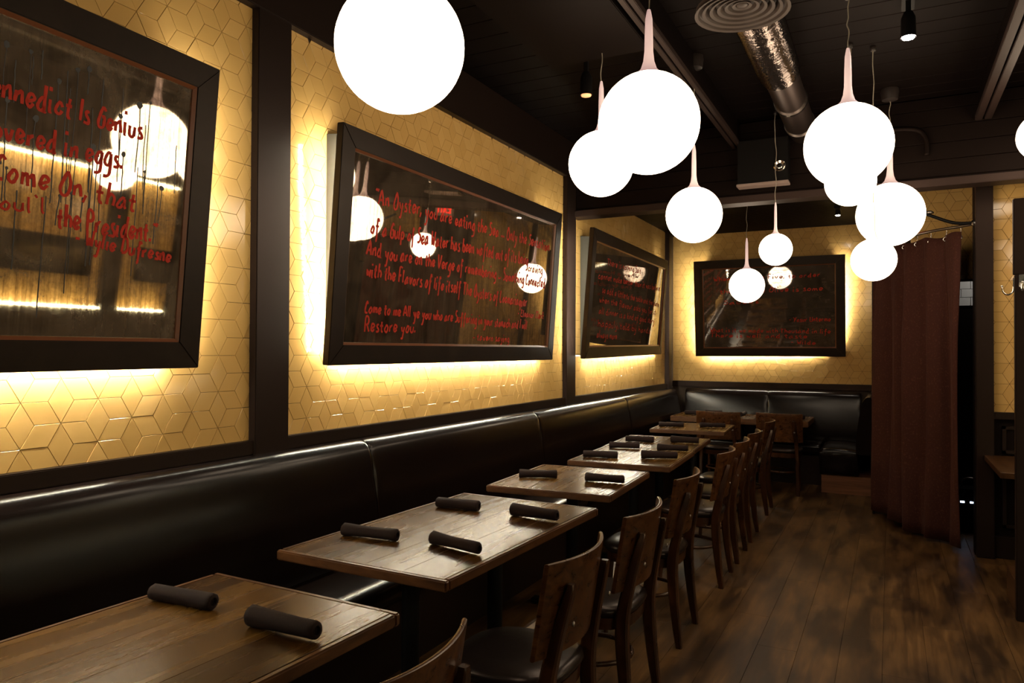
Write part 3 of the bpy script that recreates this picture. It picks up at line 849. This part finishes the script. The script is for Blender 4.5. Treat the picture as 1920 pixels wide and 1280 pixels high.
# ------------------------------------------------------------ napkins
def napkin_mesh(seed):
    rnd = random.Random(seed)
    rs = []
    n = 18
    r0 = rnd.uniform(.0225, .0265); r1 = rnd.uniform(.019, .023)
    prof = [(-.5, .55), (-.495, .9), (-.485, 1.0), (-.42, 1.02), (-.25, .97), (0, .95), (.25, .98), (.42, 1.03), (.485, 1.02), (.495, .9), (.5, .55)]
    ph = rnd.random() * 6
    def ring(x, k, r):
        out = []
        for i in range(n):
            a = 2 * PI * i / n
            rr = r * k * (1 + .05 * math.sin(2 * a + ph + x * 5) + .04 * noise.noise(V((x * 9, math.cos(a) * 1.5, math.sin(a) * 1.5 + seed))))
            if i == 4: rr *= 1.10
            if i == 5: rr *= .97
            out.append(V((x * .245, math.cos(a) * rr, r0 * .98 + math.sin(a) * rr)))
        return out
    inner0 = ring(-.46, .5, r0); inner1 = ring(.46, .5, r1)
    rs = [inner0] + [ring(x, k, r0 + (r1 - r0) * (x + .5)) for x, k in prof] + [inner1]
    mb = MB().rings(rs)
    me = mb.mesh('napkin', M_NAPKIN, smooth=70)
    zm = min(v.co.z for v in me.vertices)
    for v in me.vertices: v.co.z -= zm
    return me
NM = [napkin_mesh(s) for s in (1, 2, 3, 4)]
def napkin(a, b, label, k, z=.7505):
    dx, dy = b[0] - a[0], b[1] - a[1]
    o = link('rolled_napkin', NM[k % 4], None, ((a[0] + b[0]) / 2, (a[1] + b[1]) / 2, z), (0, 0, math.atan2(dy, dx)))
    s = math.hypot(dx, dy) / .25
    o.scale = (s, 1, 1)
    tag(o, label, 'napkin', 'rolled dark napkins')
NP = [((.554, 1.455), (.791, 1.475), 'rolled dark napkin on the nearest table, on the bench side'), ((.966, 1.44), (1.205, 1.440), 'rolled dark napkin on the nearest table, on the aisle side'),
      ((.545, 2.315), (.803, 2.335), 'rolled napkin on the second table, bench side, nearer the camera'), ((.930, 2.375), (1.175, 2.320), 'rolled napkin on the second table, aisle side, nearer the camera'),
      ((.585, 2.94), (.811, 2.955), 'rolled napkin on the second table, bench side, farther from camera'), ((.977, 2.95), (1.215, 2.93), 'rolled napkin on the second table, aisle side, farther from camera'),
      ((.562, 3.85), (.775, 3.93), 'rolled napkin on the third table, beside the bench'), ((.946, 3.93), (1.175, 3.95), 'rolled napkin on the third table, beside the chair'),
      ((.581, 4.81), (.819, 4.87), 'front napkin on the bench side of the joined tables'), ((.955, 4.95), (1.195, 5.03), 'front napkin on the aisle side of the joined tables'),
      ((.575, 5.365), (.805, 5.415), 'middle napkin on the bench side of the joined tables'), ((.935, 5.415), (1.165, 5.45), 'middle napkin on the aisle side of the joined tables'),
      ((.553, 5.82), (.785, 5.865), 'back napkin on the bench side of the joined tables'), ((.90, 5.93), (1.13, 5.94), 'back napkin on the aisle side of the joined tables'),
      ((.46, 7.12), (.695, 7.19), 'bench-side napkin on the table before the corner table'), ((.83, 7.26), (1.07, 7.33), 'aisle-side napkin on the table before the corner table')]
for k, (a, b, l) in enumerate(NP): napkin(a, b, l, k)
for k, (x, y, r, l) in enumerate([(.42, 8.72, .1, 'leftmost napkin on the back table beside the bench corner'), (.64, 8.82, .3, 'second napkin from the left on the back table'), (.97, 8.85, 1.5, 'napkin lying end-on at the middle of the back table'),
                                  (1.20, 8.88, 1.5, 'napkin lying end-on right of the back table middle'), (1.56, 8.70, -.1, 'rightmost napkin on the back table')]):
    napkin((x - .1 * math.cos(r), y - .1 * math.sin(r)), (x + .1 * math.cos(r), y + .1 * math.sin(r)), l, k)

# ------------------------------------------------------------ chairs
def make_chair(label):
    t = thing('dining_chair', label, 'chair', group='wooden chairs with curved plywood backs')
    def se(a, hx, hy, ex=3.0):
        c, s = math.cos(a), math.sin(a)
        k = (abs(c) ** ex + abs(s) ** ex) ** (-1 / ex)
        return c * k * hx, s * k * hy
    def ringz(z, hx, hy): return [V((*se(2 * PI * i / 28, hx, hy), z)) for i in range(28)]
    MB().rings([ringz(.435, .195, .195), ringz(.437, .205, .207), ringz(.452, .212, .214), ringz(.466, .207, .209), ringz(.477, .185, .188), ringz(.484, .13, .13), ringz(.486, .05, .05)]).obj('seat', M_SEATV, t, smooth=60, label='black padded vinyl seat')
    MB().rings([ringz(.385, .180, .182), ringz(.385, .198, .200), ringz(.432, .202, .204), ringz(.436, .19, .19)]).obj('seat_frame', M_CHAIR, t, smooth=40)
    HW = .2325
    # curved plywood back
    rs = []
    TH = .016
    for k in range(19):
        y = -HW + 2 * HW * min(max((k - 1) / 16, 0.004 if k == 1 else 0), .996 if k == 17 else 1)
        xc = .272 - .058 * (y / HW) ** 2
        e = .55 if k in (0, 18) else 1
        ring = []
        for z, h in ((.549, .55), (.552, 1), (.60, 1), (.70, 1), (.80, 1), (.845, 1), (.849, .8), (.8505, .4)):
            ring.append(V((xc - TH / 2 * h * e - (.85 - z) * .16, y, z)))
        for z, h in ((.8505, .4), (.849, .8), (.845, 1), (.80, 1), (.70, 1), (.60, 1), (.552, 1), (.549, .55)):
            ring.append(V((xc + TH / 2 * h * e - (.85 - z) * .16, y, z)))
        rs.append(ring)
    b = MB().rings(rs).obj('backrest', M_PLY, t, smooth=30, label='curved plywood back panel')
    def post(s):
        m = MB()
        pts = bez([(.225, .190 * s, 0), (.198, .183 * s, .22), (.188, .178 * s, .42), (.214, .168 * s, .58), (.262, .150 * s, .765)], 5)
        n = len(pts); rr = []
        for i, p in enumerate(pts):
            k = i / (n - 1)
            hx = .015 + .011 * math.sin(PI * min(1, k * 1.05)); hy = .0185
            if i == n - 1: hx *= .8; hy *= .85
            rr.append([p + V((x * hx, y * hy, 0)) for x, y in ((-1, -.7), (-.7, -1), (.7, -1), (1, -.7), (1, .7), (.7, 1), (-.7, 1), (-1, .7))])
        top = pts[-1]
        rr.append([top + V((x * .011, y * .011, .012)) for x, y in ((-1, -.7), (-.7, -1), (.7, -1), (1, -.7), (1, .7), (.7, 1), (-.7, 1), (-1, .7))])
        return m.rings(rr)
    for s in (-1, 1):
        l = post(s).obj('leg', M_CHAIR, t, smooth=35)
        for z in (.425, .398):
            MB().lathe([(0, .005), (.005, .004), (.0075, 0), (0, 0)], 10, c=(.209, .178 * s, z), M=Matrix.Rotation(PI / 2, 4, 'Y')).obj('screw', M_CHROME, l, smooth=True)
        MB().lathe([(0, .006), (.007, .004), (.009, 0), (0, 0)], 10, c=(.272, .16 * s, .66), M=Matrix.Rotation(PI / 2, 4, 'Y')).obj('screw', M_DULL, l, smooth=True)
        MB().tube([(-.172, .168 * s, 0), (-.160, .158 * s, .2), (-.15, .15 * s, .40)], [.0135, .0165, .019], 10).obj('leg', M_CHAIR, t, smooth=40)
    pts = [(.16 * math.cos(a), .158 * math.sin(a), .225) for a in [2 * PI * k / 28 for k in range(29)]]
    MB().tube(pts, .011, 8).obj('hoop_stretcher', M_CHAIR, t, smooth=True)
    return t
SPOTS = [(1.375, 1.290, 0, 'nearest chair at the bottom edge, only the top of its back showing'), (1.365, 2.245, 0, 'second chair from the camera, worn back panel, at the second table'),
         (1.370, 2.960, 0, 'third chair from the camera, at the far half of the second table'), (1.320, 3.880, .02, 'fourth chair from the camera, drawn up to the third table'),
         (1.315, 4.930, .03, 'fifth chair from the camera, at the near joined table'), (1.305, 5.540, .02, 'sixth chair from the camera, where the joined tables meet'),
         (1.290, 6.180, .03, 'seventh chair from the camera, at the far joined table'), (1.260, 7.24, .03, 'eighth chair from the camera, last of the row along the aisle'),
         (1.455, 8.36, -PI / 2, 'chair facing the back wall, on the aisle side of the back table'), (.835, 8.28, -PI / 2 + .04, 'chair facing the back wall, on the bench side of the back table')]
c0 = make_chair(SPOTS[0][3])
for i, (x, y, r, l) in enumerate(SPOTS):
    o = c0 if i == 0 else copy_tree(c0)
    o.location = (x, y, 0); o.rotation_euler = (0, 0, r); o['label'] = l

# ------------------------------------------------------------ curtain and its rods
t = thing('door_curtain', 'tall burgundy brown curtain hanging in folds before the doorway', 'curtain')
path = bez([(2.985, 6.52, 0), (2.78, 6.72, 0), (2.58, 7.02, 0), (2.44, 7.32, 0), (2.375, 7.55, 0)], 32)
seg = [0]
for a, b in zip(path, path[1:]): seg.append(seg[-1] + (b - a).length)
rows = 22; vs = []; fs = []
for j in range(rows + 1):
    v = j / rows
    for i, p in enumerate(path):
        tg = (path[min(i + 1, len(path) - 1)] - path[max(i - 1, 0)]).normalized(); nn = V((-tg.y, tg.x, 0))
        s = seg[i]
        amp = .014 + .026 * min(1, v * 3) + .016 * v
        off = amp * (math.sin(s * 27 + .7 * math.sin(v * 3)) + .6 * math.sin(s * 13 + 1.3 + v * .8) + .22 * math.sin(s * 64 + 2 * v))
        ztop = 2.405 + .012 * math.sin(s * 21 + .5)
        zb = .022 + .13 * (s / seg[-1]) ** 2.5 + .008 * math.sin(s * 25)
        sp = 1 + .0 * v
        q = p + nn * off + tg * (.05 * v * (s / seg[-1] - .35))
        vs.append((q.x, q.y, ztop + (zb - ztop) * v))
n = len(path)
fs = [(j * n + i, j * n + i + 1, (j + 1) * n + i + 1, (j + 1) * n + i) for j in range(rows) for i in range(n - 1)]
cl = MB().add(vs, fs).obj('curtain_cloth', M_CURTAIN, t, smooth=True)
md = cl.modifiers.new('thickness', 'SOLIDIFY'); md.thickness = .006
for k in range(9):
    i = int((k + .35) * n / 9.2)
    p = path[min(i, n - 1)]
    ring = [(.016 * math.cos(a), 0, .016 * math.sin(a)) for a in [2 * PI * q / 12 for q in range(13)]]
    MB().tube([V(r) + V((p.x, p.y, 2.375)) for r in ring], .0035, 6).obj('grommet', M_CHROME, t, smooth=True)
    MB().tube(bez([(p.x, p.y, 2.39), (p.x + .008, p.y, 2.43), (p.x, p.y, 2.468), (p.x - .006, p.y, 2.46)], 3), .0025, 6).obj('ring_hook', M_CHROME, t, smooth=True)
t = thing('curtain_rod', 'curved metal curtain rod with dark brace fixed to the post', 'curtain rod')
MB().tube([(p.x, p.y, 2.455) for p in bez([(3.053, 6.44, 0), (2.96, 6.54, 0), (2.78, 6.70, 0), (2.58, 7.00, 0), (2.44, 7.30, 0), (2.375, 7.53, 0)], 10)], .011, 12).obj('rod', M_DULL, t, smooth=True)
MB().tube(bez([(3.04, 6.43, 2.46), (2.92, 6.45, 2.475), (2.77, 6.47, 2.545), (2.62, 6.5, 2.62)], 8), .012, 12).obj('brace', M_BLACK, t, smooth=True)
MB().lathe([(0, 0), (.03, 0), (.03, .01), (.018, .02), (0, .02)], 20, c=(3.055, 6.43, 2.46), M=Matrix.Rotation(-PI / 2, 4, 'Y')).obj('wall_flange', M_CHROME, t, smooth=35)
MB().lathe([(0, 0), (.03, 0), (.03, .01), (.018, .02), (0, .02)], 20, c=(2.765, 6.472, 2.56)).obj('brace_bracket', M_DULL, t, smooth=35)

# ------------------------------------------------------------ exit sign (seen in the oyster mirror)
t = thing('exit_sign', 'lit red exit sign hung above the curtain, reflected in the oyster mirror', 'sign', (2.44, 7.16, 2.72))
MB().box((-.12, -.02, 0), (.12, .02, .16)).obj('sign_body', M_EXITBODY, t, bevel=.004)
m = MB()
def bars(x, bs):
    for (a, b, c_, d) in bs: m.box((x + a, -.024, .03 + b), (x + c_, -.02, .03 + d))
bars(-.095, [(0, 0, .012, .1), (0, 0, .04, .014), (0, .043, .035, .057), (0, .086, .04, .1)])
for sg in (1, -1):
    m.hexa([(-.045 if sg > 0 else -.008, -.024, .03), (-.033 if sg > 0 else .004, -.024, .03), (-.033 if sg > 0 else .004, -.02, .03), (-.045 if sg > 0 else -.008, -.02, .03),
            (-.008 if sg > 0 else -.045, -.024, .13), (.004 if sg > 0 else -.033, -.024, .13), (.004 if sg > 0 else -.033, -.02, .13), (-.008 if sg > 0 else -.045, -.02, .13)])
bars(.02, [(0, 0, .013, .1)])
bars(.045, [(0, .086, .05, .1), (.019, 0, .032, .1)])
m.obj('exit_letters', M_EXITRED, t, label='red letters reading EXIT')
MB().box((-.008, -.008, .16), (.008, .008, ZA - 2.72)).obj('hanger', M_DULL, t)

# ------------------------------------------------------------ right edge: partition with hooks, side table, booth, equipment
t = thing('wooden_partition', 'tall dark wooden partition at the right edge of the picture', 'partition', (3.118, 4.94, 0))
MB().box((0, 0, 0), (.30, .05, 1.93)).obj('lower_board', M_TRIM, t, bevel=.004)
MB().box((-.006, .008, 1.93), (.30, .045, 2.36)).obj('upper_board', M_TRIM, t, bevel=.004)
def hook(loc, rz, label):
    t = thing('coat_hook', label, 'hook', loc, rz, 'coat hooks on the partition')
    MB().box((0, -.012, -.02), (.006, .012, .05)).obj('back_plate', M_CHROME, t, bevel=.002)
    MB().tube(bez([(.004, 0, .0), (.008, 0, -.03), (.03, 0, -.045), (.052, 0, -.03), (.058, 0, .0)], 5), .0045, 8).obj('hook_arm', M_CHROME, t, smooth=True)
    MB().lathe([(0, -.007), (.005, -.005), (.007, 0), (.005, .005), (0, .007)], 10, c=(.058, 0, .004)).obj('knob', M_CHROME, t, smooth=True)
hook((3.118, 4.965, 1.865), PI, 'J-shaped metal coat hook projecting left over the tiles')
hook((3.148, 4.94, 1.88), -PI / 2, 'shiny metal coat hook on the face of the partition')
t = thing('side_table', 'small honey-brown table behind the partition below the tiles', 'table', (3.10, 5.47, 0))
for k in range(3):
    MB().box((.004 + k * .22, .002, .71), (.004 + k * .22 + .217, .90, .748)).obj('board', M_SHELFWOOD, t, bevel=.003, segs=1)
MB().tube([(.36, .45, .02), (.36, .45, .71)], .03, 14).obj('column', M_IRON, t, smooth=40)
MB().box((.16, .425, 0), (.56, .475, .03)).obj('foot', M_IRON, t, bevel=.005)
t = thing('booth_bench', 'low booth seat whose light wooden base shows beside the partition', 'bench', (3.13, 5.0, 0))
MB().box((0, 0, 0), (1.2, .43, .19)).obj('booth_base', M_SHELFWOOD, t, bevel=.004)
MB().box((.06, .0, .19), (1.2, .43, .42)).obj('seat_cushion', M_VINYL, t, bevel=.02, segs=3)
t = thing('equipment_box', 'black equipment box with two tiny white lights beside the curtain', 'equipment', (3.088, 7.28, 0))
MB().box((-.14, -.1, 0), (.14, .1, .36)).obj('case', M_BLACK, t, bevel=.006)
MB().box((-.075, -.103, .245), (-.045, -.1, .258)).obj('status_light', M_BLUE, t)
MB().box((-.005, -.103, .245), (.017, -.1, .258)).obj('status_light', M_BLUE, t)
MB().tube(bez([(-.06, 0, .36), (-.05, 0, .42), (0, 0, .44), (.05, 0, .42), (.06, 0, .36)], 4), .007, 8).obj('handle', M_DULL, t, smooth=True)
